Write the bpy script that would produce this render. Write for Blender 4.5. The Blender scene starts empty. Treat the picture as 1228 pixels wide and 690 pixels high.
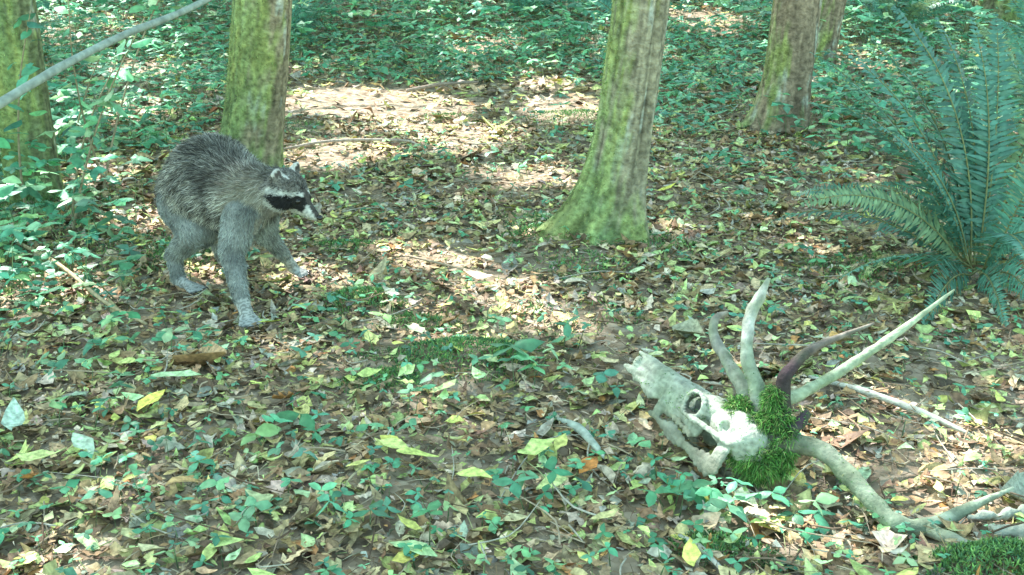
import bpy, math, random
import numpy as np
from mathutils import Vector, noise, Matrix
rng=np.random.default_rng(7); random.seed(7)
scn=bpy.context.scene
scn.view_settings.view_transform='Standard'; scn.view_settings.look='None'; scn.view_settings.exposure=0
# ---------------------------------------------------------------- terrain
def H(x,y):
    x=np.asarray(x,float); y=np.asarray(y,float)
    h=.010*np.sin(2.1*x+1)*np.cos(1.7*y)+.006*np.sin(5.3*x+2.2*y)+.004*np.sin(9*x-7.3*y)
    h=h+.035*np.exp(-(((x+.12)/.30)**2+((y-2.47)/.16)**2))
    h=h+.03*np.exp(-(((x+.42)/.16)**2+((y-2.85)/.12)**2))
    h=h+.05*np.exp(-(((x-.30)/.25)**2+((y-3.42)/.22)**2))
    h=h+.025*np.exp(-(((x-.8)/.2)**2+((y-1.58)/.09)**2))
    far=np.clip(y-4.5,0,8)/8
    h=h+far*.10*np.sin(1.1*x+.7*y)*np.cos(.8*y-x*.5)
    s=np.clip(y-8,0,None); h=h+.08*s+.0006*s*s
    s=np.clip(np.abs(x)-7,0,None); h=h+.03*s
    return h
# sunlit spots: canopy cut open, litter thinned to brighten them (x, y, rx, ry)
sun_patches=[(-.84,5.95,.36,.42),(-.5,5.75,.22,.22),(-.83,4.72,.26,.12),(-.23,5.08,.13,.25),(.36,5.75,.18,.22),(.2,6.6,.12,.15),(-.14,3.30,.19,.11),(-.05,3.10,.07,.05),(-.06,2.67,.08,.04),(-.25,2.72,.04,.02),
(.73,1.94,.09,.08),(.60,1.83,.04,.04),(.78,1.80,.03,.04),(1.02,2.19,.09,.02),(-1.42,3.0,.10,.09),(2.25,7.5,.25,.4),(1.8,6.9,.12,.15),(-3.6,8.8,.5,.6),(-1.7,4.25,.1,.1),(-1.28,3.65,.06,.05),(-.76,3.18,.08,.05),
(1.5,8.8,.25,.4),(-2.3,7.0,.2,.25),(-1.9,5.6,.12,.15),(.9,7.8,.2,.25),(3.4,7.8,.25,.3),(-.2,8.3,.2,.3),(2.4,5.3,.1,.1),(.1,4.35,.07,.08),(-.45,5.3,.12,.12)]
def sun_mask(x,y):
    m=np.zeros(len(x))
    for (px,py,rx,ry) in sun_patches: m=np.maximum(m,np.exp(-(((x-px)/(rx*1.1))**2+((y-py)/(ry*1.1))**2)**1.5))
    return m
# ---------------------------------------------------------------- mesh helpers
def add_mesh(name,V,Q,C=None,mat=None,parent=None,smooth=True):
    V=np.asarray(V,np.float32); Q=np.asarray(Q,np.int32)
    me=bpy.data.meshes.new(name)
    me.vertices.add(len(V)); me.vertices.foreach_set('co',V.ravel())
    k=Q.shape[1]
    me.loops.add(len(Q)*k); me.loops.foreach_set('vertex_index',Q.ravel())
    me.polygons.add(len(Q)); me.polygons.foreach_set('loop_start',np.arange(0,len(Q)*k,k,dtype=np.int32))
    me.update(calc_edges=True); me.validate()
    if smooth: me.polygons.foreach_set('use_smooth',np.ones(len(me.polygons),bool))
    if C is not None:
        C=np.asarray(C,np.float32)
        if C.shape[1]==3: C=np.hstack([C,np.ones((len(C),1),np.float32)])
        a=me.color_attributes.new('Col','FLOAT_COLOR','POINT'); a.data.foreach_set('color',C.ravel())
    ob=bpy.data.objects.new(name,me); scn.collection.objects.link(ob)
    if mat: me.materials.append(mat)
    if parent: ob.parent=parent
    return ob
def empty(name,loc=(0,0,0)):
    e=bpy.data.objects.new(name,None); scn.collection.objects.link(e); e.empty_display_size=.1
    return e
class Acc:
    def __init__(s): s.V=[];s.Q=[];s.C=[];s.n=0
    def add(s,V,Q,C):
        V=np.asarray(V,float);Q=np.asarray(Q,int);C=np.asarray(C,float)
        if C.ndim==1: C=np.tile(C,(len(V),1))
        s.V.append(V);s.Q.append(Q+s.n);s.C.append(C);s.n+=len(V)
    def build(s,name,mat,parent=None):
        return add_mesh(name,np.vstack(s.V),np.vstack(s.Q),np.vstack(s.C),mat,parent)
# ---------------------------------------------------------------- materials
def attr_mat(name,rough=.7,trans=0,nscale=60,namt=.35,bump=.3,bscale=150,spec=.3,bdist=.003,det=2):
    m=bpy.data.materials.new(name); m.use_nodes=True; nt=m.node_tree; N=nt.nodes; L=nt.links; N.clear()
    out=N.new('ShaderNodeOutputMaterial'); at=N.new('ShaderNodeAttribute'); at.attribute_name='Col'
    tc=N.new('ShaderNodeTexCoord')
    no=N.new('ShaderNodeTexNoise'); no.inputs['Scale'].default_value=nscale; no.inputs['Detail'].default_value=det
    L.new(tc.outputs['Object'],no.inputs['Vector'])
    mr=N.new('ShaderNodeMapRange'); mr.inputs['From Min'].default_value=.3; mr.inputs['From Max'].default_value=.7
    mr.inputs['To Min'].default_value=1-namt; mr.inputs['To Max'].default_value=1+namt
    L.new(no.outputs['Fac'],mr.inputs['Value'])
    mx=N.new('ShaderNodeVectorMath'); mx.operation='SCALE'
    L.new(at.outputs['Color'],mx.inputs[0]); L.new(mr.outputs['Result'],mx.inputs['Scale'])
    p=N.new('ShaderNodeBsdfPrincipled'); p.inputs['Roughness'].default_value=rough
    p.inputs['Specular IOR Level'].default_value=spec
    L.new(mx.outputs[0],p.inputs['Base Color'])
    if bump>0:
        n2=N.new('ShaderNodeTexNoise'); n2.inputs['Scale'].default_value=bscale; n2.inputs['Detail'].default_value=det
        L.new(tc.outputs['Object'],n2.inputs['Vector'])
        b=N.new('ShaderNodeBump'); b.inputs['Strength'].default_value=bump; b.inputs['Distance'].default_value=bdist
        L.new(n2.outputs['Fac'],b.inputs['Height']); L.new(b.outputs[0],p.inputs['Normal'])
    if trans>0:
        t=N.new('ShaderNodeBsdfTranslucent'); L.new(mx.outputs[0],t.inputs['Color'])
        ms=N.new('ShaderNodeMixShader'); ms.inputs[0].default_value=trans
        L.new(p.outputs[0],ms.inputs[1]); L.new(t.outputs[0],ms.inputs[2]); L.new(ms.outputs[0],out.inputs[0])
    else: L.new(p.outputs[0],out.inputs[0])
    return m
M_litter=attr_mat('dry_leaf',.6,0,90,.4,.5,220,.3)
M_leaf=attr_mat('green_leaf',.45,.3,50,.25,.3,160,.45)
M_canopy=attr_mat('canopy_leaf',.7,.35,3,.15,0,det=0)
M_bark=attr_mat('bark',.9,0,45,.5,.9,90,.15,.012,det=5)
M_moss=attr_mat('moss',.85,0,40,.3,0,spec=.1)
M_bone=attr_mat('weathered_bone',.75,0,60,.3,.8,140,.2,.004,det=6)
M_fur=attr_mat('fur',.6,0,25,.2,0,spec=.3)
M_skin=attr_mat('fur_base',.85,0,40,.2,0,spec=.1)
M_twig=attr_mat('twig',.85,0,60,.3,.5,100,.2)
M_gloss=attr_mat('wet_black',.18,0,10,.0,0,spec=.6)
def ground_mat():
    m=bpy.data.materials.new('forest_soil'); m.use_nodes=True; nt=m.node_tree;N=nt.nodes;L=nt.links
    p=N['Principled BSDF']; p.inputs['Roughness'].default_value=.95; p.inputs['Specular IOR Level'].default_value=.15
    tc=N.new('ShaderNodeTexCoord')
    v=N.new('ShaderNodeTexVoronoi'); v.inputs['Scale'].default_value=45; L.new(tc.outputs['Object'],v.inputs['Vector'])
    n=N.new('ShaderNodeTexNoise'); n.inputs['Scale'].default_value=22; n.inputs['Detail'].default_value=8; L.new(tc.outputs['Object'],n.inputs['Vector'])
    sp=N.new('ShaderNodeSeparateColor'); L.new(v.outputs['Color'],sp.inputs[0])
    ad=N.new('ShaderNodeMath'); ad.operation='MULTIPLY_ADD'; ad.inputs[1].default_value=.35
    L.new(sp.outputs[0],ad.inputs[0]); 
    ml=N.new('ShaderNodeMath'); ml.operation='MULTIPLY'; ml.inputs[1].default_value=.75; L.new(n.outputs['Fac'],ml.inputs[0]); L.new(ml.outputs[0],ad.inputs[2])
    r=N.new('ShaderNodeValToRGB'); e=r.color_ramp.elements
    e[0].position=.2;e[0].color=(.10,.07,.045,1);e[1].position=.85;e[1].color=(.48,.40,.30,1)
    x=e.new(.5);x.color=(.27,.215,.15,1)
    L.new(ad.outputs[0],r.inputs[0]); L.new(r.outputs[0],p.inputs['Base Color'])
    b=N.new('ShaderNodeBump'); b.inputs['Strength'].default_value=.8; b.inputs['Distance'].default_value=.015
    L.new(ad.outputs[0],b.inputs['Height']); L.new(b.outputs[0],p.inputs['Normal'])
    return m
M_ground=ground_mat()
# ---------------------------------------------------------------- ground
def spaced(a0,a,b,b1,st,g=1.18):
    c=list(np.arange(a,b+1e-6,st)); s=st; v=b
    while v<b1: s*=g; v+=s; c.append(v)
    s=st; v=a; pre=[]
    while v>a0: s*=g; v-=s; pre.append(v)
    return np.array(pre[::-1]+c)
gx=spaced(-90,-4.5,4.5,90,.035); gy=spaced(-60,.9,11,110,.035)
X,Y=np.meshgrid(gx,gy); Z=H(X,Y)
Z+=.006*np.sin(X*31+Y*7)*np.sin(Y*27-X*11)*(np.abs(X)<5)
V=np.stack([X.ravel(),Y.ravel(),Z.ravel()],1); nx=len(gx); ny=len(gy)
i=np.arange(nx-1)[None,:]+np.arange(ny-1)[:,None]*nx; i=i.ravel()
add_mesh('ground',V,np.stack([i,i+1,i+1+nx,i+nx],1),None,M_ground)
# ---------------------------------------------------------------- leaves
def leaf_frames(yaw,pitch,roll):
    cy,sy=np.cos(yaw),np.sin(yaw);cp,sp=np.cos(pitch),np.sin(pitch);cr,sr=np.cos(roll),np.sin(roll)
    Xd=np.stack([cy*cp,sy*cp,sp],1); Y0=np.stack([-sy,cy,np.zeros_like(cy)],1); Z0=np.cross(Xd,Y0)
    Yd=Y0*cr[:,None]+Z0*sr[:,None]; Zd=np.cross(Xd,Yd)
    return Xd,Yd,Zd
def leaves(P,F,L,W,fold,curl,col,hi=True,jit=.15,centered=False,shape='oval',grad=.12):
    n=len(P)
    if shape=='oval':
        T=np.array([0,.18,.42,.72,1.]) if hi else np.array([0,.45,1.]); w=np.array([.06,.62,1,.72,.03]) if hi else np.array([.25,1,.05])
    elif shape=='lance':
        T=np.array([0,.35,1.]); w=np.array([.5,1,.06])
    elif shape=='lobed':
        T=np.array([0,.12,.3,.42,.6,.72,1.]); w=np.array([.05,.75,.5,1.05,.5,.62,.03])
    k=len(T)
    Xd,Yd,Zd=F
    Wj=w[None,:]*(1+jit*rng.normal(size=(n,k)))
    verts=np.zeros((n,k,3,3)); 
    t=T-(.5 if centered else 0)
    bend=rng.normal(size=n)*.12
    for s,sg in enumerate((-1,0,1)):
        yy=sg*Wj*W[:,None]*.5*(1+(.12*rng.normal(size=(n,k)) if sg else 0))+bend[:,None]*L[:,None]*(T**2)[None]
        zz=fold[:,None]*np.abs(sg*Wj*W[:,None]*.5)+curl[:,None]*L[:,None]*((T-.4)**2)[None]+ (rng.normal(size=(n,k))*.03*L[:,None] if sg else 0)
        xx=L[:,None]*t[None]*np.ones((n,1))
        verts[:,:,s,:]=P[:,None,:]+xx[...,None]*Xd[:,None]+yy[...,None]*Yd[:,None]+zz[...,None]*Zd[:,None]
    base=[]
    for a in range(k-1):
        for s in range(2):
            o=a*3+s; base.append([o,o+3,o+4,o+1])
    base=np.array(base); Q=(base[None]+(np.arange(n)*k*3)[:,None,None]).reshape(-1,4)
    C=np.repeat(col[:,None,:],k*3,1).reshape(n,k,3,3)*(1+grad*rng.normal(size=(n,k,3,1)))
    C[:,:,1,:]*=1.12
    return verts.reshape(-1,3),Q,np.clip(C.reshape(-1,3),.005,1)
def pal(n,cols,ps,var=.2):
    cols=np.array(cols);ps=np.array(ps,float);ps/=ps.sum()
    c=cols[rng.choice(len(cols),n,p=ps)]
    return np.clip(c*(1+var*rng.normal(size=(n,1)))*(1+.06*rng.normal(size=(n,3))),.01,.95)
LC=[(.28,.19,.10),(.43,.33,.18),(.56,.46,.33),(.15,.10,.06),(.43,.43,.16),(.46,.56,.22),(.36,.36,.28),(.43,.22,.08)]
LP=[27,27,11,8,13,7,7,2]
def lown(x,y): return .5+.3*np.sin(3.1*x+1.7*y+.4)*np.cos(2.3*y-1.9*x)+.3*np.sin(7.3*x-4.1*y+1)*np.cos(6.7*y+3.3*x)
lit=Acc()
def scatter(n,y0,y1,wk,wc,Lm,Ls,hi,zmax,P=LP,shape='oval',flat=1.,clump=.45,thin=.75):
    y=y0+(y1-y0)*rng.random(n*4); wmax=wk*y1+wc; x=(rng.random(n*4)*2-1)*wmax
    ok=(np.abs(x)<wk*y+wc)&(rng.random(n*4)<((1-clump)+clump*np.clip(lown(x,y)*1.5,0,1))*(1-thin*sun_mask(x,y))); x=x[ok][:n];y=y[ok][:n]; n=len(x)  # fewer leaves in sunlit spots, so paler soil makes them brighter
    z=H(x,y)+.004+zmax*rng.random(n)**1.5
    F=leaf_frames(rng.random(n)*6.283,rng.normal(size=n)*.20*flat,rng.normal(size=n)*.26*flat)
    L=np.clip(Lm+Ls*rng.normal(size=n),.3*Lm,1.9*Lm); W=L*(.38+.30*rng.random(n))
    V,Q,C=leaves(np.stack([x,y,z],1),F,L,W,rng.normal(size=n)*.4,np.clip(rng.normal(size=n)*.7,-1.3,1.3),pal(n,LC,P,.25),hi,.24,True,shape)
    lit.add(V,Q,C)
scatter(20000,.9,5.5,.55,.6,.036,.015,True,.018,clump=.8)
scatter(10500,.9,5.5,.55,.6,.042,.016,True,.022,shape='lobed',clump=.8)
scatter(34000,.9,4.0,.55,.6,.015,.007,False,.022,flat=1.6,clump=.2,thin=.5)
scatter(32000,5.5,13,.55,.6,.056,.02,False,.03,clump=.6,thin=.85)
scatter(7000,13,30,.6,2,.16,.04,False,.05)
scatter(8000,-5,13,0,9,.11,.03,False,.004)
YC=[(.55,.64,.22),(.62,.60,.16),(.48,.63,.34),(.42,.56,.24),(.55,.49,.27)]; YP=[4,3,3,3,2]
n=1400; y=1.3+8*rng.random(n)**1.2; x=(rng.random(n)*2-1)*(.55*y+.5)
F=leaf_frames(rng.random(n)*6.283,rng.normal(size=n)*.18,rng.normal(size=n)*.25)
L=.028+.03*rng.random(n)+.008*np.clip(y-3,0,6)
V,Q,C=leaves(np.stack([x,y,H(x,y)+.022+.008*rng.random(n)],1),F,L,L*.52,rng.normal(size=n)*.2,rng.normal(size=n)*.4,pal(n,YC,YP,.18),True,.12,True)
lit.add(V,Q,C)
big=[(-.767,2.29,.115,0.1,(.48,.66,.36)),(-.79,2.165,.095,1.3,(.72,.66,.14)),(-.93,1.915,.09,0.,(.60,.66,.26)),(-1.05,2.08,.1,1.9,(.42,.55,.44)),
(-.87,1.98,.085,2.4,(.44,.55,.40)),(-.19,1.96,.085,.1,(.55,.62,.18)),(-.24,1.99,.07,2.7,(.58,.64,.22)),(-.075,1.89,.075,-.2,(.64,.72,.22)),(.053,1.995,.085,.2,(.54,.65,.22)),(.10,2.03,.06,1.2,(.65,.64,.2)),
(.08,1.86,.07,.3,(.58,.64,.27)),(-.15,2.26,.075,.7,(.66,.68,.32)),(-.17,1.63,.09,-.2,(.48,.64,.32)),(-.24,2.59,.07,2.,(.54,.62,.37)),(-.628,2.64,.06,0,(.62,.72,.16)),
(.152,1.935,.07,1.,(.55,.22,.06)),(.18,2.96,.07,.2,(.6,.52,.38)),(-.49,1.62,.06,.4,(.5,.6,.22)),(.57,3.95,.09,0.,(.66,.64,.12)),(.5,7.,.14,1.,(.5,.65,.2)),(1.48,4.8,.1,1.3,(.4,.6,.25)),
(-.33,2.33,.06,0.2,(.5,.6,.2)),(-.18,2.78,.05,.5,(.6,.6,.2)),(-.05,2.38,.05,2.4,(.5,.6,.3)),(.0,2.6,.05,1.,(.6,.5,.2)),(-.56,2.75,.06,.3,(.6,.55,.15)),(-.1,3.0,.09,2.8,(.55,.42,.3)),(-.62,1.83,.07,.3,(.5,.33,.15)),(.35,2.45,.05,.3,(.55,.6,.3)),(-.3,1.9,.05,.2,(.6,.6,.2)),(-1.0,2.55,.07,.4,(.6,.55,.2)),(-.55,2.4,.05,1.,(.5,.3,.15)),(.17,1.73,.06,.4,(.6,.55,.25)),(.62,3.05,.08,.2,(.5,.6,.25)),(.95,2.85,.08,.1,(.35,.5,.2)),(1.15,3.3,.07,1.,(.55,.6,.25)),(.25,2.03,.05,1.4,(.25,.45,.25))]
n=len(big); B=np.array([b[:4] for b in big]); col=np.array([b[4] for b in big])
F=leaf_frames(B[:,3],rng.normal(size=n)*.1+.05,rng.normal(size=n)*.2-.1)
V,Q,C=leaves(np.stack([B[:,0],B[:,1],H(B[:,0],B[:,1])+.038],1),F,B[:,2],B[:,2]*.5,np.full(n,.22),rng.normal(size=n)*.3,col,True,.08,True,grad=.08)
lit.add(V,Q,C)
lit.build('fallen_leaves',M_litter)
# ---------------------------------------------------------------- tubes
def catmull(P,R,m):
    P=np.array(P,float);R=np.array(R,float); n=len(P)
    Pp=np.vstack([2*P[0]-P[1],P,2*P[-1]-P[-2]]); o=[];r=[]
    for i in range(n-1):
        p0,p1,p2,p3=Pp[i:i+4]
        for j in range(m):
            t=j/m
            o.append(.5*((2*p1)+(-p0+p2)*t+(2*p0-5*p1+4*p2-p3)*t*t+(-p0+3*p1-3*p2+p3)*t**3)); r.append(R[i]*(1-t)+R[i+1]*t)
    o.append(P[-1]); r.append(R[-1]); return np.array(o),np.array(r)
def tube(P,R,sides=8,m=6,rough=0.,rs=30.,cap=True):
    P,R=catmull(P,R,m)
    if cap:
        P=np.vstack([P[0],P,P[-1]]); R=np.concatenate([[1e-4],R,[1e-4]])
    k=len(P); T=np.gradient(P,axis=0)
    if cap: T[0]=T[1]=P[2]-P[1]; T[-1]=T[-2]=P[-2]-P[-3]
    T/=np.linalg.norm(T,axis=1)[:,None]+1e-12
    u=np.cross(T[0],[0.3,.2,1]); u/=np.linalg.norm(u); V=[]
    th=np.arange(sides)*2*math.pi/sides
    for i in range(k):
        u=u-T[i]*u.dot(T[i]); u/=np.linalg.norm(u)+1e-12; w=np.cross(T[i],u)
        ring=P[i]+R[i]*(np.cos(th)[:,None]*u+np.sin(th)[:,None]*w)
        if rough>0 and R[i]>1e-3:
            for s in range(sides):
                f=noise.noise(Vector(ring[s]*rs)); ring[s]=P[i]+(ring[s]-P[i])*(1+rough*f)
        V.append(ring)
    V=np.vstack(V); a=np.arange(k-1)[:,None]*sides; s=np.arange(sides)[None]; s2=(s+1)%sides
    Q=np.stack([(a+s),(a+s2),(a+sides+s2),(a+sides+s)],-1).reshape(-1,4)
    return V,Q
def strands(P,D,L,W,col,droop=.25):
    n=len(P); D=D/np.linalg.norm(D,axis=1)[:,None]
    r=rng.normal(size=(n,3)); S=np.cross(D,r); S/=np.linalg.norm(S,axis=1)[:,None]+1e-9
    g=np.array([0,0,-1.])
    a=P; b=P+D*(L*.5)[:,None]+g*(L*droop*.2)[:,None]; c=P+D*L[:,None]*.95+g*(L*droop)[:,None]
    w=W[:,None]*.5
    V=np.stack([a-S*w,a+S*w,b-S*w*.8,b+S*w*.8,c-S*w*.1,c+S*w*.1],1).reshape(-1,3)
    o=(np.arange(n)*6)[:,None]; Q=np.stack([o+[0,1,3,2],o+[2,3,5,4]],1).reshape(-1,4)
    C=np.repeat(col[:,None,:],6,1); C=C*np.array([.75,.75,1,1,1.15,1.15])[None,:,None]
    return V,Q,C.reshape(-1,3)
n=22000; y=1.1+5.5*rng.random(n)**1.2; x=(rng.random(n)*2-1)*(.55*y+.4); a=rng.random(n)*6.283
P=np.stack([x,y,H(x,y)+.010+.018*rng.random(n)],1); D=np.stack([np.cos(a),np.sin(a),rng.normal(size=n)*.15],1)
V,Q,C=strands(P,D,.02+.06*rng.random(n)**2,.001+.0015*rng.random(n),pal(n,[(.45,.38,.26),(.25,.18,.11),(.12,.08,.05),(.30,.36,.16)],[3,3,2,1]),.1)
add_mesh('dry_grass_debris',V,Q,C,M_twig)
# ---------------------------------------------------------------- moss on ground
moss=Acc()
def moss_patch(x0,y0,rx,ry,n,zadd=0,L=.014):
    a=rng.random(n)*6.283; r=np.sqrt(rng.random(n))*(1+.25*np.sin(a*3+x0*9)+.15*np.sin(a*7+y0*5))
    x=x0+rx*r*np.cos(a); y=y0+ry*r*np.sin(a)
    P=np.stack([x,y,H(x,y)+zadd*(1-np.clip(r,0,1)**2)+.002],1); D=rng.normal(size=(n,3))*.5+np.array([0,0,1.])
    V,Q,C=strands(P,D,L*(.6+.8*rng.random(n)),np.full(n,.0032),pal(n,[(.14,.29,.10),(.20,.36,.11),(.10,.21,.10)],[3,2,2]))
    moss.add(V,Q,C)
moss_patch(-.12,2.47,.20,.11,2600,.03); moss_patch(-.42,2.85,.12,.09,1500,.025); moss_patch(.83,1.57,.16,.06,3500,.035)
moss_patch(.08,3.42,.14,.08,1000,.02);moss_patch(-1.75,3.95,.3,.2,2500,.03);moss_patch(.36,1.68,.1,.05,900,.025)
moss_patch(-.25,2.72,.1,.07,800,.02);moss_patch(-.3,2.35,.1,.06,900,.02);moss_patch(-.55,3.4,.16,.06,900,.02)
for _ in range(34):
    yy=2.6+7*rng.random(); xx=(rng.random()*2-1)*.5*yy
    moss_patch(xx,yy,.15+.15*rng.random(),.1+.1*rng.random(),500,.02,.018)
moss.build('moss_patches',M_moss)
# ---------------------------------------------------------------- trees
def tree(name,base,lean,r0,r1,flare,moss_side,moss_amt,h=8.,lichen=.3,fork=False,barkc=(.16,.13,.095),mz=.5,seed=0):
    e=empty(name); bx,by=base; bz=float(H(bx,by))
    zs=np.concatenate([np.arange(-.08,1.9,.0125),np.arange(1.9,h,.12)])
    S=72; th=np.arange(S)*2*math.pi/S; V=[];C=[];tp=[];tn=[]
    bark=np.array(barkc)
    for z in zs:
        zz=max(z,0); t=min(zz/1.5,1)
        cx=bx+lean[0]*zz+.02*math.sin(zz*2.2+seed)*min(zz,1); cy=by+lean[1]*zz
        r=r0+(r1-r0)*t; r*=(1-max(zz-1.5,0)/(h)*.75)
        for a in th:
            ca,sa=math.cos(a),math.sin(a)
            q=Vector((ca*1.2+seed,sa*1.2,zz*1.1)); ridg=noise.noise(q*1.2)
            q2=Vector((ca*5+seed,sa*5,zz*5)); fine=noise.noise(q2)+.6*noise.noise(Vector((ca*12,sa*12+seed,zz*9)))
            fl=flare*math.exp(-zz/.11)*(1+.55*math.cos(3*a+seed)+.35*math.cos(5*a+1.3*seed))*(1+.5*ca*(-1 if moss_side<0 else 1))
            rr=r*(1+.10*ridg+.035*fine)+fl
            if fork: rr*=1-.16*math.exp(-((a-5.35)/.16)**2)*min(zz/.25,1)
            V.append((cx+rr*ca,cy+rr*sa,bz+z))
            mn=noise.noise(Vector((ca*1.5+seed*2,sa*1.5,zz*3)))+.7*noise.noise(Vector((ca*6,sa*6+seed,zz*14)))
            side=(-ca*.9-sa*.2) if moss_side<0 else (ca*.3-sa*.6)
            mm=moss_amt+.55*side+.7*mn+mz*math.exp(-zz/.18)-.3
            mk=min(max(mm*2.2,0),1)
            lk=noise.noise(Vector((ca*3+seed+9,sa*3,zz*5)))+.5*noise.noise(Vector((ca*9+9,sa*9,zz*16)))
            lk=min(max((lk-.45+lichen)*4,0),1)
            fur=noise.noise(Vector((ca*7+seed,sa*7,zz*2.5)))
            c=bark*(1+.6*fur+.35*fine)
            c=c*(1-lk)+np.array((.42,.45,.38))*lk
            mo=np.array((.21,.29,.11))+np.array((.10,.06,.0))*mn
            c=c*(1-mk*.9)+mo*(1+.5*fine)*mk*.9
            C.append(np.clip(c,.02,.8))
            if mk>.8 and zz<1.6 and z>=0 and (sa<.35) and random.random()<.5:
                tp.append(V[-1]); tn.append((ca,sa,.1))
    k=len(zs); a=np.arange(k-1)[:,None]*S; s=np.arange(S)[None]; s2=(s+1)%S
    Q=np.stack([(a+s),(a+s2),(a+S+s2),(a+S+s)],-1).reshape(-1,4)
    add_mesh('trunk',V,Q,C,M_bark,e)
    if tp:
        tp=np.array(tp);tn=np.array(tn); n=min(len(tp)*2,9000); ix=rng.integers(0,len(tp),n)
        P=tp[ix]+rng.normal(size=(n,3))*.004; D=tn[ix]+rng.normal(size=(n,3))*.5+np.array([0,0,-.35])
        Vs,Qs,Cs=strands(P,D,.005+.007*rng.random(n),np.full(n,.0026),pal(n,[(.20,.30,.10),(.29,.35,.12),(.14,.22,.08)],[3,2,2]))
        add_mesh('trunk_moss',Vs,Qs,Cs,M_moss,e)
    acc=Acc()
    for j in range(9):
        z=3.6+(h-3.9)*j/9; a=j*2.4+seed; ln=1.3+1.2*rng.random()
        s0=np.array([bx+lean[0]*z,by+lean[1]*z,bz+z]); d=np.array([math.cos(a),math.sin(a),.45])
        acc.add(*tube([s0,s0+d*ln*.4,s0+d*ln*.75+[0,0,.15],s0+d*ln+[0,0,.45]],[.04,.03,.018,.006],6,4),bark)
    acc.build('limbs',M_bark,e)
    return e
tree('mossy_tree',(-1.09,4.45),(.145,0),.125,.108,.03,-1,.48,9.5,.08,barkc=(.27,.23,.15),seed=1.)
tree('mossy_tree',(.31,3.42),(.125,0),.094,.080,.055,-1,.14,9.5,.20,fork=True,barkc=(.28,.26,.18),seed=2.3,mz=.85)
tree('mossy_tree',(1.30,5.22),(.05,0),.115,.100,.04,-1,-.1,9.5,.12,barkc=(.25,.20,.14),seed=3.7,mz=.3)
tree('mossy_tree',(2.02,7.3),(.12,0),.10,.085,.03,-1,-.0,9.5,.1,barkc=(.25,.2,.14),seed=4.4,mz=.2)
tree('mossy_tree',(3.62,8.4),(.02,0),.18,.15,.05,1,.2,9.5,.1,barkc=(.23,.2,.14),seed=5.1)
tree('mossy_tree',(-1.80,4.02),(-.01,0),.095,.080,.02,-1,.75,8,.05,barkc=(.15,.17,.09),seed=6.2)
tree('mossy_tree',(-3.9,7.6),(.03,0),.10,.09,.04,-1,.6,9.5,.05,seed=7.2)
# ---------------------------------------------------------------- sun & unseen shading canopy
el=math.radians(50); hz=np.array([-.6,.8]); S=np.array([hz[0]*math.cos(el),hz[1]*math.cos(el),math.sin(el)])
n=34000; gx_=-6.5+13.5*rng.random(n); gy_=-.9+15.9*rng.random(n); z=7.5+3.*rng.random(n)  # out-of-view leaves added along the sun rays to shade the ground
keep=np.ones(n,bool)
wob=1+.22*np.sin(gx_*23)*np.cos(gy_*19)
for (px,py,rx,ry) in sun_patches:
    e_=.165
    hh=H(px,py); px2=px-S[0]/S[2]*hh; py2=py-S[1]/S[2]*hh
    keep&=(((gx_-px2)/(rx+e_))**2+((gy_-py2)/(ry+e_))**2)>wob  # leaves dropped where their shadow would hit a wanted sunlit spot
gx_,gy_,z=gx_[keep],gy_[keep],z[keep]; n=len(z)
P=np.stack([gx_+S[0]/S[2]*z,gy_+S[1]/S[2]*z,z],1)
F=leaf_frames(rng.random(n)*6.283,rng.normal(size=n)*.5,rng.normal(size=n)*.5); L=.20+.09*rng.random(n)
V,Q,C=leaves(P,F,L,L*.8,rng.normal(size=n)*.2,rng.normal(size=n)*.3,pal(n,[(.14,.32,.08),(.18,.36,.09),(.26,.40,.10)],[3,3,1]),False,.15,True)
add_mesh('shade_canopy',V,Q,C,M_canopy)
acc=Acc(); cr=Acc()
for _ in range(34):
    a=rng.random()*3.0+.07; d=20+30*rng.random(); x=math.cos(a)*d*1.2; y=6+math.sin(a)*d; hh=float(H(x,y)); ht=8+4*rng.random()
    acc.add(*tube([(x,y,hh-.2),(x+.1,y,hh+3),(x+.2,y,hh+ht)],[.22,.17,.05],8,4),np.array((.12,.10,.07)))
    m=200; u=rng.normal(size=(m,3)); u/=np.linalg.norm(u,axis=1)[:,None]; u*=(.5+.5*rng.random((m,1)))*np.array([[2.6,2.6,3.4]])
    c=u+np.array([x,y,hh+ht-1.5]); F=leaf_frames(rng.random(m)*6.28,rng.normal(size=m)*.5,rng.normal(size=m)*.5); L=.5+.3*rng.random(m)
    cr.add(*leaves(c,F,L,L*.8,rng.normal(size=m)*.2,rng.normal(size=m)*.3,pal(m,[(.07,.17,.04),(.10,.2,.05)],[1,1]),False,.2,True))
dt=empty('distant_trees'); acc.build('trunks',M_bark,dt); cr.build('crowns',M_canopy,dt)
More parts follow.
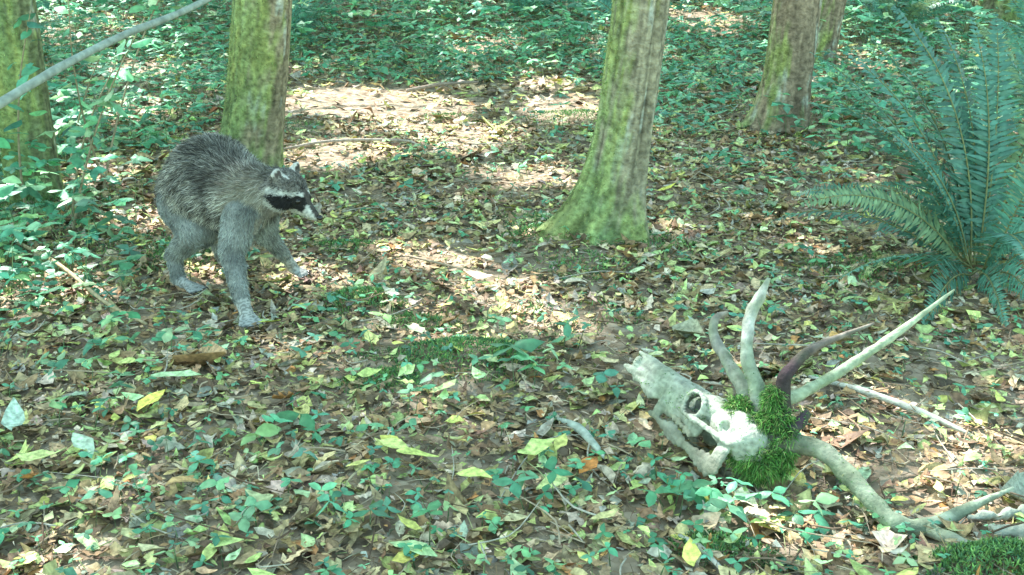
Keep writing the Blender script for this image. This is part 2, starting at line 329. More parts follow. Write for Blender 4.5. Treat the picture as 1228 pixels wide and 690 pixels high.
# ---------------------------------------------------------------- undergrowth
GC=[(.12,.40,.24),(.10,.33,.19),(.20,.50,.26),(.08,.25,.15),(.33,.55,.27)]; GP=[4,3,3,2,2]
ug=Acc()
def plants(x,y,hgt,ll,k=3,hi=True):
    n=len(x); z0=H(x,y); lx=x+rng.normal(size=n)*.25*hgt; ly=y+rng.normal(size=n)*.25*hgt
    P=np.stack([x,y,z0],1); D=np.stack([lx-x,ly-y,hgt],1)
    V,Q,C=strands(P,D,np.linalg.norm(D,axis=1),np.full(n,.003),np.tile(np.array([[.12,.2,.09]]),(n,1)),0.)
    ug.add(V,Q,C)
    col=pal(n,GC,GP,.15); yaw0=rng.random(n)*6.283
    for j in range(k):
        yaw=yaw0+j*6.283/k+rng.normal(size=n)*.2
        F=leaf_frames(yaw,rng.normal(size=n)*.25-.1,rng.normal(size=n)*.3); L=ll*(.8+.4*rng.random(n))
        V,Q,C=leaves(np.stack([lx,ly,z0+hgt],1),F,L,L*.6,-.2+rng.normal(size=n)*.15,-.3+rng.normal(size=n)*.2,col*(1+.1*rng.normal(size=(n,1))),hi,.1,False,grad=.06)
        ug.add(V,Q,C)
def cluster(cx,cy,r,n,h0=.03,h1=.09,ll=.033,k=3):
    x=cx+rng.normal(size=n)*r; y=cy+rng.normal(size=n)*r; plants(x,y,h0+(h1-h0)*rng.random(n),ll*(.6+.7*rng.random(n)),k)
for c in [(.0,2.38,.05,5),(.14,2.5,.03,3),(.2,2.3,.03,2),(.35,1.8,.05,6),(.14,1.83,.04,3),(.21,2.0,.03,2),(-.48,2.05,.05,3),(-.64,1.83,.07,6),(-.85,1.8,.08,6),(-.42,2.75,.05,5),(-.50,2.63,.03,3),(-.35,2.03,.04,3),(-.79,3.22,.03,3),(-1.25,3.05,.1,12),(-1.3,2.7,.1,8),(-1.05,2.4,.1,8),(.52,1.75,.04,4),(.03,1.82,.03,3),(.87,3.87,.06,6),(.4,3.9,.08,7),(-.3,1.75,.05,4),(-.5,1.72,.06,4),(-.78,2.50,.04,4),(-1.0,2.6,.05,6),(-.2,2.2,.03,3),(.6,2.6,.08,4),(1.3,2.0,.08,4),(1.1,1.75,.05,3),(-.15,1.72,.03,3),(1.0,4.5,.1,10),(1.7,4.4,.15,14),(.85,5.0,.1,10),(-.5,4.0,.1,6),(.05,4.3,.1,7),(-.95,3.9,.1,8),(.75,4.3,.12,12),(1.2,4.1,.12,10),(.9,3.4,.1,8),(.7,5.3,.15,16),(-.35,4.6,.1,8),(-.9,2.15,.1,8),(-.4,2.5,.06,5)]:
    cluster(*c)
cluster(.35,1.8,.03,3,.04,.06,.045,5); cluster(.01,2.38,.02,2,.05,.07,.05,5); cluster(-.48,2.05,.03,2,.04,.06,.055,3)
n=3200; y=1.3+4.6*rng.random(n); x=(rng.random(n)*2-1)*(.55*y+.3); kp=(rng.random(n)>sun_mask(x,y))&(rng.random(n)<.3+.9*np.clip(1-lown(x+3,y),0,1)); 
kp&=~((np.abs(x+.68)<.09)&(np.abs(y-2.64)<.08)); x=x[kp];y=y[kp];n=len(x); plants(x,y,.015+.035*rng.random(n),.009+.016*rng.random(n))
n=650; y=2.8+3.5*rng.random(n); x=-.46*y-.1+rng.normal(size=n)*.22; plants(x,y,.04+.26*rng.random(n)**2,.03+.03*rng.random(n),4)
n=30000; y=4.6+8*rng.random(n); x=(rng.random(n)*2-1)*(.58*y+.6)
dens=.6+.45*np.sin(1.3*x+.8)*np.cos(.9*y+.3*x)+.35*np.sin(3.1*x-2.2*y)
dens+=np.clip((y-6.2)/1.4,0,.95)+.6*(x>1.5)*(y<9)+.7*(x<-1.6)-.6*((x<0.6)&(x>-1.4)&(y<6.6))-1.2*sun_mask(x,y)
kp=rng.random(n)<np.clip(dens-.2,0,1)*.74; x,y=x[kp],y[kp]; n=len(x)
plants(x,y,.03+.2*rng.random(n)**2,.024+.034*rng.random(n),3,False)
n=2600; y=7.2+5*rng.random(n); x=(rng.random(n)*2-1)*(.6*y+1); plants(x,y,.1+.42*rng.random(n),.04+.05*rng.random(n),5,False)
ug.build('undergrowth_plants',M_leaf)
sp=Acc(); lf=Acc()
for j in range(13):
    x0=-1.45-.6*rng.random(); y0=2.7+1.6*rng.random(); hh=.45+.5*rng.random(); a=rng.random()*6.28; b=np.array([x0,y0,float(H(x0,y0))-.02])
    d=np.array([math.cos(a)*.25+.08,math.sin(a)*.2,1.]); pts=[b,b+d*hh*.35,b+d*hh*.7+[.03,0,0],b+d*hh*1.05+[.09,0,-.02]]
    sp.add(*tube(pts,[.005,.004,.003,.0015],5,5),np.array((.30,.26,.17)))
    Pc,_=catmull(pts,[1]*4,8); m=22; ix=rng.integers(6,len(Pc),m)
    F=leaf_frames(rng.random(m)*6.28,rng.normal(size=m)*.3-.1,rng.normal(size=m)*.4); L=.045+.04*rng.random(m)
    lf.add(*leaves(Pc[ix]+rng.normal(size=(m,3))*.02,F,L,L*.55,rng.normal(size=m)*.2-.2,-.3+rng.normal(size=m)*.2,pal(m,GC,GP,.15),True,.1,False,grad=.05))
sa=empty('saplings'); sp.build('stems',M_twig,sa); lf.build('leaves',M_leaf,sa)
# ---------------------------------------------------------------- ferns
def fern(cx,cy,nf,Lf,seed,dark=1.,spec=()):
    r=np.random.default_rng(seed); e=empty('sword_fern'); st=Acc(); lv=Acc(); cz=float(H(cx,cy))
    az=[(j*2.399+r.normal()*.2, .45+.75*r.random(), Lf*(.75+.4*r.random())) for j in range(nf)]+list(spec)
    for (a,elv,L) in az:
        p=np.array([cx+.03*math.cos(a),cy+.03*math.sin(a),cz]); pts=[p.copy()]; e0=elv+.35; m=26; tw=r.normal()*.25
        for i in range(m):
            t=i/m; ee=e0-1.05*t**1.4*(1.25 if elv<.8 else .75); aa=a+tw*t
            p=p+np.array([math.cos(aa)*math.cos(ee),math.sin(aa)*math.cos(ee),math.sin(ee)])*L/m; pts.append(p.copy())
        pts=np.array(pts); floor=H(pts[:,0],pts[:,1])+.03; pts[:,2]=np.maximum(pts[:,2],floor)
        V,Q=tube(pts[::3],np.linspace(.0035,.0012,len(pts[::3])),5,3); st.add(V,Q,np.array((.20,.22,.10)))
        fr,_=catmull(pts,np.ones(len(pts)),2); T=np.gradient(fr,axis=0); T/=np.linalg.norm(T,axis=1)[:,None]
        k=len(fr); t=np.linspace(0,1,k); ix=np.where(t>.12)[0]; t=t[ix]
        side=np.cross(T[ix],[0,0,1.]); side/=np.linalg.norm(side,axis=1)[:,None]+1e-9; nor=np.cross(side,T[ix])
        prof=np.clip((t-.08)/.25,0,1)**.6*np.clip((1.02-t)/.55,0,1)**.7
        roll=r.normal()*.5
        sd=side*math.cos(roll)+nor*math.sin(roll); nr=np.cross(sd,T[ix])
        cc=np.array((.10,.27,.20))*dark*(.7+.5*r.random())
        if r.random()<.12: cc=np.array((.20,.32,.17))
        for sg in (-1,1):
            X_=sd*sg*.93+T[ix]*.36+nr*(.1*rng.normal(size=(len(ix),1))-.12); X_/=np.linalg.norm(X_,axis=1)[:,None]
            Yd=np.cross(nr,X_); Yd/=np.linalg.norm(Yd,axis=1)[:,None]; Zd=np.cross(X_,Yd)
            Ln=.062*prof*L/.65*(.85+.3*rng.random(len(ix)))+.004
            n=len(ix)
            lv.add(*leaves(fr[ix],(X_,Yd,Zd),Ln,np.full(n,.0115)*(L/.65),rng.normal(size=n)*.1,-.25+rng.normal(size=n)*.15,np.tile(cc,(n,1))*(1+.12*rng.normal(size=(n,1))),False,.08,False,'lance',.05))
    st.build('stems',M_twig,e); lv.build('fronds',M_leaf,e)
    return e
fern(1.40,3.10,13,.60,3,1.,[(2.75,.95,.78),(3.0,.35,.66),(1.9,1.15,.8),(2.3,1.0,.8),(1.3,1.2,.8),(4.3,.20,.46),(4.6,.25,.46),(3.7,.25,.60),(4.0,.1,.55),(3.3,.6,.66),(.6,1.1,.8),(1.6,1.25,.78),(2.6,.8,.85),(3.1,.8,.75),(2.5,1.15,.85)])
fern(1.95,3.75,12,.65,4,1.); fern(2.7,5.6,16,.7,5,1.2); fern(3.4,7.0,16,.8,6,1.2); fern(2.3,4.6,12,.6,9,1.2); fern(-3.2,6.8,14,.7,7,1.2); fern(-2.5,4.9,12,.5,8,1.2); fern(2.9,8.5,14,.8,11,1.2); fern(.9,8.6,14,.6,12,1.3); fern(-1.6,8.3,14,.6,13,1.3); fern(.1,9.2,14,.6,15,1.3)
# ---------------------------------------------------------------- twigs, sticks
tw=Acc()
for _ in range(1100):
    y0=1.2+6*rng.random()**1.3; x0=(rng.random()*2-1)*(.55*y0+.3); a=rng.random()*6.28; L=.05+.22*rng.random()**2; z0=float(H(x0,y0))+.020+.012*rng.random()
    d=np.array([math.cos(a),math.sin(a),rng.normal()*.08])*L; s=np.array([-d[1],d[0],0])*rng.normal()*.15
    r_=.0008+.0014*rng.random(); p=np.array([x0,y0,z0]); c=random.choice([(.26,.19,.13),(.38,.31,.22),(.13,.09,.06),(.42,.40,.33)])
    tw.add(*tube([p,p+d*.35+s,p+d*.7+s*.6,p+d],[r_,r_,r_*.8,r_*.5],5,2),np.array(c))
tw.build('twigs',M_twig)
def stick(name,pts,rad,col,rough=.15):
    V,Q=tube(pts,rad,10,8,rough); return add_mesh(name,V,Q,np.tile(np.array(col),(len(V),1)),M_twig)
def gz(x,y,o): return (x,y,float(H(x,y))+o)
stick('leaning_branch',[(-1.55,1.25,-.02),(-1.15,1.45,.55),(-.84,1.80,.768),(-.74,2.08,.835),(-.65,2.37,.875),(-.46,2.9,1.0),(-.2,3.6,1.3)],[.010,.009,.008,.007,.0065,.006,.004],(.26,.32,.28))
stick('fallen_stick',[gz(-1.0,4.72,.03),gz(-.8,4.8,.04),gz(-.5,4.85,.035),gz(-.4,4.8,.02)],[.005,.007,.006,.004],(.38,.33,.28))
stick('fallen_stick',[gz(-.6,6.25,.03),gz(-.4,6.35,.05),gz(-.2,6.5,.03)],[.01,.01,.006],(.30,.24,.19))
stick('fallen_stick',[gz(-1.6,3.4,.03),gz(-1.35,3.1,.05),gz(-1.1,2.78,.04),gz(-.95,2.65,.03)],[.006,.006,.005,.004],(.40,.33,.2))
stick('fallen_stick',[gz(.70,2.36,.015),gz(.80,2.27,.025),gz(.90,2.17,.025),gz(.97,2.08,.015)],[.004,.008,.008,.004],(.48,.50,.42))
stick('fallen_stick',[gz(.10,2.16,.025),gz(.14,2.11,.03),gz(.17,2.04,.028),gz(.19,1.99,.02)],[.004,.010,.008,.004],(.36,.42,.36))
stick('fallen_stick',[gz(.30,1.70,.02),gz(.33,1.66,.025),gz(.36,1.60,.02)],[.005,.006,.004],(.42,.42,.36))
stick('fallen_stick',[gz(-.33,3.25,.03),gz(-.2,3.12,.035),gz(-.02,3.02,.02)],[.004,.004,.002],(.35,.28,.2))
# ---------------------------------------------------------------- blob remesh
def ico(sub):
    import bmesh
    bm=bmesh.new(); bmesh.ops.create_icosphere(bm,subdivisions=sub,radius=1); V=np.array([v.co[:] for v in bm.verts]); F=np.array([[v.index for v in f.verts] for f in bm.faces]); bm.free(); return V,F
IV,IF=ico(3)
def remesh(blobs,voxel,smooth):
    Vs=[];Fs=[];n=0
    for c,r,M in blobs:
        v=IV*np.asarray(r); 
        if M is not None: v=v@M
        Vs.append(v+np.asarray(c));Fs.append(IF+n);n+=len(IV)
    ob=add_mesh('tmp',np.vstack(Vs),np.vstack(Fs))
    m=ob.modifiers.new('r','REMESH');m.mode='VOXEL';m.voxel_size=voxel
    s=ob.modifiers.new('s','SMOOTH');s.factor=.5;s.iterations=smooth
    dg=bpy.context.evaluated_depsgraph_get(); ev=ob.evaluated_get(dg); me=ev.to_mesh(); me.calc_loop_triangles()
    V=np.zeros(len(me.vertices)*3);me.vertices.foreach_get('co',V);V=V.reshape(-1,3)
    Nn=np.zeros(len(me.vertices)*3);me.vertices.foreach_get('normal',Nn);Nn=Nn.reshape(-1,3)
    T=np.zeros(len(me.loop_triangles)*3,np.int32);me.loop_triangles.foreach_get('vertices',T);T=T.reshape(-1,3)
    ev.to_mesh_clear(); bpy.data.objects.remove(ob); return V,Nn,T
def chain(bl,p0,p1,r0,r1,step=.3):
    p0=np.array(p0,float);p1=np.array(p1,float); L=np.linalg.norm(p1-p0); k=max(2,int(L/(min(r0,r1)*step))+1)
    for i in range(k+1):
        t=i/k; bl.append((p0+(p1-p0)*t,r0+(r1-r0)*t,None))
# ---------------------------------------------------------------- raccoon
A=np.array
def nrm(v): return v/np.linalg.norm(v)
segs=[]
Hc=A([-.600,2.84,.322]); f=nrm(A([.84,-.42,-.40])); up=nrm(A([0,0,1.])-f*f[2]); sd=np.cross(up,f)
sh=A([-.735,2.89,.290]); nk=A([-.665,2.862,.308]); mid=A([-.842,3.0,.306]); hip=A([-.920,3.09,.245])
segs+= [('neck',Hc,nk,.050,.062),('neck',nk,sh,.064,.088),('body',sh,mid,.092,.124),('body',mid,hip,.125,.102)]
segs+= [('leg',A([-.720,2.83,.26]),A([-.748,2.785,.165]),.055,.034),('leg',A([-.748,2.785,.165]),A([-.712,2.705,.062]),.031,.021),('paw',A([-.712,2.705,.062]),A([-.692,2.675,.022]),.020,.018)]
segs+= [('leg',A([-.690,2.91,.25]),A([-.690,2.945,.165]),.050,.032),('leg',A([-.690,2.945,.165]),A([-.658,3.02,.075]),.028,.018),('paw',A([-.658,3.02,.075]),A([-.640,3.05,.025]),.018,.016)]
segs+= [('leg',A([-.930,3.03,.23]),A([-.880,2.945,.175]),.080,.052),('leg',A([-.880,2.945,.175]),A([-.970,2.985,.088]),.046,.025),('leg',A([-.970,2.985,.088]),A([-.952,2.955,.026]),.023,.019),('paw',A([-.952,2.955,.022]),A([-.912,2.925,.017]),.019,.015)]
segs+= [('leg',A([-.90,3.14,.23]),A([-.835,3.09,.165]),.075,.048),('leg',A([-.835,3.09,.165]),A([-.895,3.17,.085]),.042,.025),('leg',A([-.895,3.17,.085]),A([-.87,3.14,.026]),.023,.019),('paw',A([-.87,3.14,.022]),A([-.83,3.11,.017]),.019,.015)]
segs+= [('tail',hip+A([0,.06,0]),A([-.91,3.28,.17]),.05,.035),('tail',A([-.91,3.28,.17]),A([-.87,3.42,.09]),.035,.035),('tail',A([-.87,3.42,.09]),A([-.80,3.52,.06]),.034,.02)]
bl=[]
for s in segs: chain(bl,s[1],s[2],s[3],s[4])
toes=[]
for (p,d,r) in [(A([-.692,2.675,.022]),A([.45,-.85,0]),.0072),(A([-.640,3.05,.025]),A([.75,-.1,0]),.0070),(A([-.912,2.925,.018]),A([.85,-.5,0]),.0068),(A([-.83,3.11,.018]),A([.85,-.5,0]),.0068)]:
    d=nrm(d); q=A([-d[1],d[0],0])
    for k in (-2,-1,0,1,2):
        st=p+q*k*.0085; en=st+d*(.040-.005*abs(k))+q*k*.006; en[2]=.010
        chain(bl,st,en,r,r*.75,.6); segs.append(('paw',st,en,r,r*.75)); toes.append((en,d))
def hl(a,b,c): return Hc+f*a+sd*b+up*c
RM=np.stack([f,sd,up])
bl.append((hl(-.005,0,.002),(.060,.054,.050),RM)); bl.append((hl(.028,0,-.002),(.045,.040,.036),RM))
for b in (-1,1):
    bl.append((hl(.000,b*.038,-.020),(.042,.028,.030),RM)); bl.append((hl(-.020,b*.042,.044),(.009,.019,.022),RM)); bl.append((hl(-.02,b*.036,.030),(.015,.02,.018),RM))
chain(bl,hl(.045,0,-.010),hl(.106,0,-.024),.028,.0120); chain(bl,hl(.03,0,-.026),hl(.088,0,-.035),.021,.008)
RV,RN,RT=remesh(bl,.0055,5)
def seg_near(P):
    best=np.full(len(P),1e9); idx=np.zeros(len(P),int); tt=np.zeros(len(P))
    for i,s in enumerate(segs):
        p0,p1=s[1],s[2]; d=p1-p0; t=np.clip(((P-p0)@d)/(d@d),0,1); r=s[3]+(s[4]-s[3])*t
        ds=np.linalg.norm(P-(p0+t[:,None]*d),axis=1)-r; m=ds<best; best[m]=ds[m]; idx[m]=i; tt[m]=t[m]
    return idx,tt
def rac_color(P,Nv,strand=True):
    n=len(P); idx,tt=seg_near(P); names=np.array([s[0] for s in segs])[idx]
    nz=np.array([noise.noise(Vector(p*16))+.5*noise.noise(Vector(p*40)) for p in P])
    g=rng.random(n)
    col=np.where((g<.34)[:,None],A([.05,.05,.047]),np.where((g<.70)[:,None],A([.24,.245,.215]),A([.55,.56,.50])))
    if not strand: col=np.tile(A([.15,.15,.135]),(n,1))
    top=np.clip((Nv[:,2]-.1)/.8,0,1)[:,None]
    body=(names=='body')|(names=='neck')
    col=np.where(body[:,None],col*(1.15-.58*top)*(1+.9*nz[:,None]),col)
    dn=np.exp(-(np.linalg.norm(P-nk-A([-.03,-.06,-.01]),axis=1)/.07)**2)[:,None]
    col=col*(1-dn*.55)+A([.45,.42,.31])*dn*.55
    rump=np.exp(-(np.linalg.norm(P-A([-1.0,3.03,.27]),axis=1)/.07)**2)[:,None]; col=col*(1-.35*rump)
    leg=(names=='leg'); lc=np.where((g<.3)[:,None],A([.11,.12,.12]),A([.33,.37,.34]))
    col=np.where(leg[:,None],(lc if strand else A([.20,.215,.205])[None])*(1+.5*nz[:,None]),col)
    paw=names=='paw'; col=np.where(paw[:,None],np.where((g<.4)[:,None],A([.18,.19,.18]),A([.38,.40,.38])),col)
    tail=names=='tail'; ti=np.array([{'tail':1}.get(s[0],0) for s in segs]); first=np.where(ti)[0][0]
    q=(idx-first)+tt; ring=(np.sin(q*3.0*math.pi)>0); col=np.where((tail&ring)[:,None],A([.03,.03,.03]),col); col=np.where((tail&~ring)[:,None],A([.36,.33,.27]),col)
    R=P-Hc; a=R@f; b=R@sd; c=R@up; head=(a>-.045)&(np.linalg.norm(R,axis=1)<.150)&(np.abs(b)<.08)&((a>-.02)|(c>-.01))
    hc=np.where((g<.45)[:,None],A([.06,.058,.055]),A([.24,.235,.21])); 
    ab=np.abs(b)
    white=A([.48,.49,.45]); black=A([.020,.020,.020])
    cc=c+.0026*rng.normal(size=n); aj=a+.0026*rng.normal(size=n)
    ml=-.004-.15*(.055-a); tp_=np.clip((a+.020)/.05,0,1)**.6
    brow=(aj>-.026)&(a<.062)&(cc>ml+.018*tp_)&(cc<ml+.027)&(ab>.012)
    mask=(aj>-.020)&(aj<.078)&(cc>ml-.022*tp_)&(cc<=ml+.018*tp_)&(ab>.006)
    cheek=(a>-.040)&(cc<=ml-.022*tp_)
    muz=(aj>=.076)&(ab>.006)
    noseln=(a>.045)&(ab<=.009)&(c>-.02)
    ruff=(a<=-.018)&(a>-.034)&(cc>ml-.03)&(cc<ml+.019)
    throat=(a<.03)&(c<-.043)
    for m_,cl in ((cheek,A([.46,.47,.42])),(throat,A([.27,.265,.23])),(ruff,A([.30,.30,.26])),(brow,white),(muz,white),(mask,black),(noseln,A([.07,.065,.06]))):
        hc=np.where(m_[:,None],cl*(1+.2*rng.normal(size=(n,1))),hc)
    ear=(c>.044)&(ab>.020); er=np.sqrt(((ab-.042)/.019)**2+((c-.044)/.023)**2)
    hc=np.where(ear[:,None],np.where((er>.70)[:,None],A([.55,.55,.51]),A([.10,.09,.085])),hc)
    col=np.where(head[:,None],hc,col)
    return np.clip(col,.008,.9),names,head,idx,ear&head
rac=empty('raccoon')
col,_,_,_,_=rac_color(RV,RN,False)
add_mesh('body',RV,RT,col,M_skin,rac)
tri=RV[RT]; area=np.linalg.norm(np.cross(tri[:,1]-tri[:,0],tri[:,2]-tri[:,0]),axis=1)
R_=tri.mean(1)-Hc; area*=np.where((np.linalg.norm(R_,axis=1)<.13),2.2,1.)
n=110000
ti=rng.choice(len(RT),n,p=area/area.sum()); u=rng.random((n,2)); fl=u.sum(1)>1; u[fl]=1-u[fl]
w=np.stack([1-u.sum(1),u[:,0],u[:,1]],1)[:,:,None]; P=(tri[ti]*w).sum(1); Nv=(RN[RT[ti]]*w).sum(1); Nv/=np.linalg.norm(Nv,axis=1)[:,None]
col,names,head,idx,ear=rac_color(P,Nv)
flow=np.array([nrm(s[2]-s[1]) for s in segs])[idx]; flow[head]=-f
body=(names=='body')|(names=='neck'); flow[body]+=A([0,0,-.45])
ft=flow-Nv*(flow*Nv).sum(1)[:,None]; ft/=np.linalg.norm(ft,axis=1)[:,None]+1e-6
Lh=np.where(body,.026,.012); Lh=np.where(names=='tail',.028,Lh); Lh=np.where(names=='paw',.004,Lh)
R=P-Hc; a=R@f; Lh=np.where(head,np.where(a>.05,.0035,.0095),Lh); Lh=np.where(ear,.0045,Lh)
clump=np.array([noise.noise_vector(Vector(p*50))[:] for p in P])
D=ft*.9+Nv*.46+clump*.45+rng.normal(size=(n,3))*.20
Wd=np.where(body,.0013,.0011)
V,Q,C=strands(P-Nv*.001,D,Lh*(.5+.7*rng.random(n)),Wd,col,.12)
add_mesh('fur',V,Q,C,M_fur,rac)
fa=Acc()
for b in (-1,1):
    fa.add(IV*.0078+hl(.056,b*.0235,.001),np.hstack([IF,IF[:,:1]]),A([.006,.006,.006]))
fa.add((IV*A([.009,.009,.0075]))@RM+hl(.119,0,-.020),np.hstack([IF,IF[:,:1]]),A([.008,.008,.008]))
for en,d in toes:
    fa.add(*tube([en,en+d*.007+A([0,0,.001]),en+d*.013+A([0,0,-.005])],[.0025,.002,.0006],6,3),A([.03,.03,.03]))
V=np.vstack(fa.V);Q=np.vstack(fa.Q);C=np.vstack(fa.C)
me=bpy.data.meshes.new('eyes_nose_claws'); me.from_pydata(V.tolist(),[],[list(dict.fromkeys(q)) for q in Q.tolist()]); 
ca=me.color_attributes.new('Col','FLOAT_COLOR','POINT'); ca.data.foreach_set('color',np.hstack([C,np.ones((len(C),1))]).astype(np.float32).ravel())
for p_ in me.polygons: p_.use_smooth=True
me.materials.append(M_gloss); o=bpy.data.objects.new('eyes_nose_claws',me); scn.collection.objects.link(o); o.parent=rac
rac.location=(0,0,float(H(-.7,2.7))+.020)
# ---------------------------------------------------------------- skull with antlers
sk=empty('antlered_skull')
No=A([.287,2.27,.098]); Cr=A([.445,1.93,.098]); ax=nrm(No-Cr); s0=A([.55,.25,1.]); su=nrm(s0-ax*ax.dot(s0)); ss=np.cross(su,ax); SM=np.stack([ax,ss,su])
def skp(a,b,c): return Cr+ax*a+ss*b+su*c
bl=[(skp(.0,0,.0),(.070,.052,.045),SM),(skp(.07,0,.010),(.06,.046,.030),SM),(skp(-.04,0,-.005),(.04,.048,.042),SM)]
for t in np.linspace(0,1,26):
    a=.07+.27*t; w_=.040-.015*t
    bl.append((skp(a,0,.014-.004*t),(.018,w_*.85,.022-.004*t),SM))
    hh_=(.040-.012*t)*(1+.22*math.sin(t*19))
    for b in (-1,1): bl.append((skp(a,b*w_*.72,-.016+.004*t),(.012,.008,hh_),SM))
for t in np.linspace(0,1,14):
    for b in (-1,1):
        bl.append((skp(.13-.17*t,b*(.050+.014*math.sin(t*3.14)),-.020),(.012,.006,.008),SM))
        bl.append((skp(-.02+.24*t,b*(.044-.016*t),-.082+.012*t),(.014,.006,.010+.006*math.sin(t*11+b)+.008*(1-t)),SM))
for t in np.linspace(0,1,5):
    for b in (-1,1): bl.append((skp(-.03,b*.046,-.02-.06*t),(.020,.006,.014),SM)); bl.append((skp(.205,b*.030,-.03-.035*t),(.014,.006,.010),SM))
for t in np.linspace(0,2*math.pi,18)[:-1]:
    for b in (-1,1): bl.append((skp(.092+.028*math.cos(t),b*.050,.002+.025*math.sin(t)),(.006,.010,.006),SM))
for b in (-1,1):
    bl.append((skp(.345,b*.012,.022),(.035,.006,.007),SM)); bl.append((skp(.36,b*.022,-.020),(.034,.007,.010),SM)); bl.append((skp(.352,b*.024,.0),(.010,.006,.018),SM))
SV,SN,ST=remesh(bl,.0032,2)
for b in (-1,1):
    for (c0,r,k) in ((skp(.092,b*.060,.002),.024,2.2),(skp(-.01,b*.055,.0),.016,1.0)):
        d=np.linalg.norm(SV-c0,axis=1); m=d<r; SV[m]+=-(ss*b)*((r-d[m])*k)[:,None]
n1=np.array([noise.noise(Vector(p*32)) for p in SV]); n2=np.array([noise.noise(Vector(p*110)) for p in SV]); n3=np.array([noise.noise(Vector((p@ax*22,p@ss*150,p@su*150))) for p in SV])
SV+=SN*(n1*.0030+n2*.0006+n3*.0012)[:,None]
R=SV-Cr; ra,rs_,ru=R@ax,R@ss,R@su
sc=np.tile(A([.36,.40,.33]),(len(SV),1))*(1+.18*n1+.15*n2+.35*n3)[:,None]
gm=np.clip(np.array([noise.noise(Vector(p*14)) for p in SV])*1.5+.45,0,1)[:,None]; sc=sc*(1-.5*gm)+A([.20,.26,.16])*gm*.5
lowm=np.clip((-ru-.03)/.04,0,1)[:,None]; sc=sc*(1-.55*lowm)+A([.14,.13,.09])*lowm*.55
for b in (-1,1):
    d=np.linalg.norm(SV-skp(.092,b*.050,.002),axis=1); sc[d<.023]*=.22  # cavity shade of the eye sockets put into the bone colour
sc[(ra>.31)&(np.abs(rs_)<.016)&(ru<.014)]*=.25  # nose opening darkened in the colour as a shaded hollow
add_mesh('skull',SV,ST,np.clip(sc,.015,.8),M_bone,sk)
te=[]
for b in (-1,1):
    for j in range(7):
        te.append((skp(.085+.0165*j,b*(.032-.0012*j),-.054+.0018*j),(.0085,.0055,.009+.003*math.sin(j*2.3)),SM))
TV,TN,TT=remesh(te,.003,1); add_mesh('teeth',TV,TT,np.tile(A([.30,.31,.23]),(len(TV),1)),M_bone,sk)
an=Acc()
def antler(pts,rad,c0,c1,c2=None):
    rad=[r*.82 for r in rad]
    V,Q=tube(pts,rad,16,10,.22,42); t=np.linspace(0,1,len(V))[:,None]; c0,c1=A(c0),A(c1)
    C=c0*(1-t)+c1*t
    if c2 is not None: C=np.where(t<.5,c0*(1-2*t)+A(c2)*2*t,A(c2)*(2-2*t)+c1*(2*t-1))
    nz=np.array([noise.noise(Vector(v*60))+.6*noise.noise(Vector(v*25)) for v in V])[:,None]; C=C*(1+.35*nz)
    gm=np.clip(np.array([noise.noise(Vector(v*20+A([3,3,3]))) for v in V])*2+.5,0,1)[:,None]; C=C*(1-.55*gm)+A([.20,.28,.15])*gm*.55*min(1,3*c0.mean()+.2)
    an.add(V,Q,np.clip(C*.92,.02,.8))
antler([(.47,1.945,.12),(.512,1.955,.150),(.562,1.967,.160),(.6675,2.029,.188),(.807,2.114,.239),(.939,2.189,.302)],[.026,.023,.015,.0125,.010,.003],(.22,.26,.18),(.44,.52,.36),(.42,.50,.34))
antler([(.50,1.91,.12),(.522,1.916,.150),(.525,1.932,.2085),(.560,1.96,.243),(.610,1.99,.262),(.725,2.044,.283)],[.028,.023,.017,.013,.010,.003],(.04,.028,.032),(.30,.27,.22),(.055,.036,.042))
antler([(.49,1.95,.13),(.482,1.97,.18),(.466,1.992,.226),(.468,2.02,.265),(.478,2.048,.300),(.498,2.07,.33),(.519,2.093,.362)],[.024,.020,.016,.015,.015,.014,.005],(.32,.37,.30),(.52,.53,.46),(.48,.50,.44))
antler([(.475,1.965,.13),(.462,2.01,.160),(.441,2.065,.194),(.424,2.11,.218),(.4226,2.14,.238),(.433,2.16,.25),(.458,2.172,.257)],[.020,.018,.015,.014,.012,.010,.005],(.28,.31,.27),(.26,.22,.18),(.30,.30,.26))
antler([(.49,1.90,.10),(.528,1.873,.104),(.586,1.85,.102),(.6335,1.782,.072),(.685,1.7025,.036),(.749,1.70,.032),(.829,1.741,.042),(.9355,1.798,.052)],[.028,.026,.022,.021,.021,.018,.013,.003],(.12,.10,.09),(.42,.48,.36),(.32,.38,.27))
antler([(.735,1.70,.03),(.765,1.655,.035),(.80,1.615,.04),(.877,1.60,.05),(.98,1.62,.07)],[.016,.014,.013,.010,.003],(.32,.36,.28),(.42,.46,.37))
antler([(.535,1.885,.125),(.556,1.895,.142),(.570,1.90,.158)],[.017,.014,.009],(.10,.07,.09),(.05,.03,.05))
an.build('antlers',M_bone,sk)
cen=[(A([.475,1.915,.115]),A([.050,.045,.048])),(A([.51,1.90,.135]),A([.042,.036,.045])),(A([.45,1.955,.140]),A([.035,.035,.025])),(A([.475,1.865,.065]),A([.045,.035,.05])),(A([.505,1.92,.175]),A([.024,.022,.03])),(A([.52,1.87,.09]),A([.03,.03,.06])),(A([.45,1.89,.07]),A([.035,.035,.04]))]
Pm=[];Dm=[];nc=2600
for c0,r in cen:
    d=rng.normal(size=(nc,3)); d/=np.linalg.norm(d,axis=1)[:,None]; q=.7+.65*np.array([noise.noise(Vector(c0*9+A(v)*2.8)) for v in d])[:,None]
    Pm.append(c0+d*r*(q*rng.random((len(d),1))**.2)); Dm.append(d)
ix=rng.choice(len(SV),3200); k_=(n1[ix]>.14)&(ru[ix]>-.03); Pm.append(SV[ix][k_]); Dm.append(SN[ix][k_])
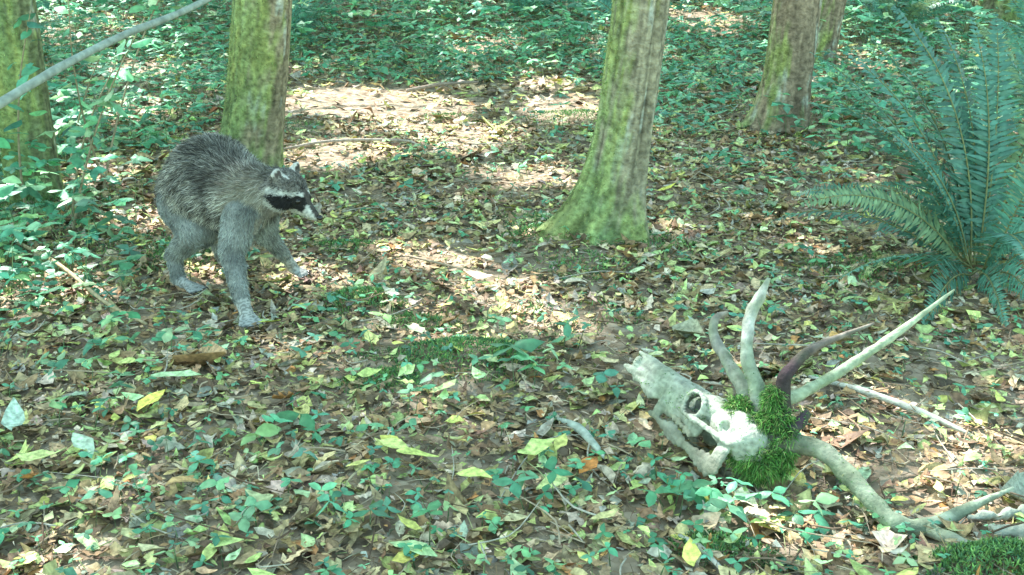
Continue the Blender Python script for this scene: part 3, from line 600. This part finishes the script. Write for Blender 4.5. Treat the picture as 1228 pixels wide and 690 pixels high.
AV=np.vstack(an.V); ix=rng.choice(len(AV),2600); k_=np.array([noise.noise(Vector(v*14)) for v in AV[ix]])>.10; kk=k_&(AV[ix][:,2]<.22); Pm.append(AV[ix][kk]); Dm.append(rng.normal(size=(kk.sum(),3))*.4+A([0,0,.8]))
nmain=nc*len(cen)
Pm=np.vstack(Pm);Dm=np.vstack(Dm)+rng.normal(size=(len(Pm),3))*.8+A([0,0,-.25]); n=len(Pm)
Lm=.006+.011*rng.random(n); Lm[nmain:]*=.35
V,Q,C=strands(Pm,Dm,Lm,np.full(n,.0018),pal(n,[(.10,.26,.06),(.16,.34,.08),(.05,.14,.04),(.20,.24,.10)],[3,3,3,2]),.4)
add_mesh('skull_moss',V,Q,C,M_moss,sk)
sk.location=(0,0,float(H(.45,1.95)))
bn=[]; 
for (p0,p1,r0,r1) in [((.86,1.68,.030),(.98,1.66,.035),.012,.018),((.83,1.72,.03),(.95,1.74,.035),.007,.011),((.94,1.60,.03),(1.04,1.69,.035),.012,.009)]: chain(bn,p0,p1,r0,r1)
BV,BN,BT=remesh(bn,.004,1); nz=np.array([noise.noise(Vector(p*45))+.5*noise.noise(Vector(p*120)) for p in BV]); BV+=BN*(nz*.008)[:,None]
add_mesh('weathered_bone',BV,BT,np.clip(np.tile(A([.36,.39,.31]),(len(BV),1))*(1+.35*nz[:,None]),.03,.8),M_bone)
# ---------------------------------------------------------------- light
w=bpy.data.worlds.new('World'); scn.world=w; w.use_nodes=True; nt=w.node_tree
sky=nt.nodes.new('ShaderNodeTexSky'); sky.sky_type='NISHITA'; sky.sun_disc=False; sky.sun_elevation=el; sky.sun_rotation=math.atan2(hz[0],hz[1])
tint=nt.nodes.new('ShaderNodeVectorMath'); tint.operation='MULTIPLY'; tint.inputs[1].default_value=(1.06,1.11,.78)
bg=nt.nodes['Background']; bg.inputs['Strength'].default_value=.76; nt.links.new(sky.outputs[0],tint.inputs[0]); nt.links.new(tint.outputs[0],bg.inputs[0])
sl=bpy.data.lights.new('sun','SUN'); sl.energy=15; sl.angle=math.radians(.5); sl.color=(1,.93,.90)
so=bpy.data.objects.new('sun',sl); scn.collection.objects.link(so); so.rotation_euler=Vector(S).to_track_quat('Z','Y').to_euler(); so.location=(-3,4,10)
# ---------------------------------------------------------------- camera
cd=bpy.data.cameras.new('camera'); cd.sensor_width=36; cd.lens=18/math.tan(math.radians(25)); cd.clip_end=500; cd.clip_start=.02
co=bpy.data.objects.new('camera',cd); scn.collection.objects.link(co); co.location=(0,0,1.1); co.rotation_euler=(math.radians(70),0,0); scn.camera=co
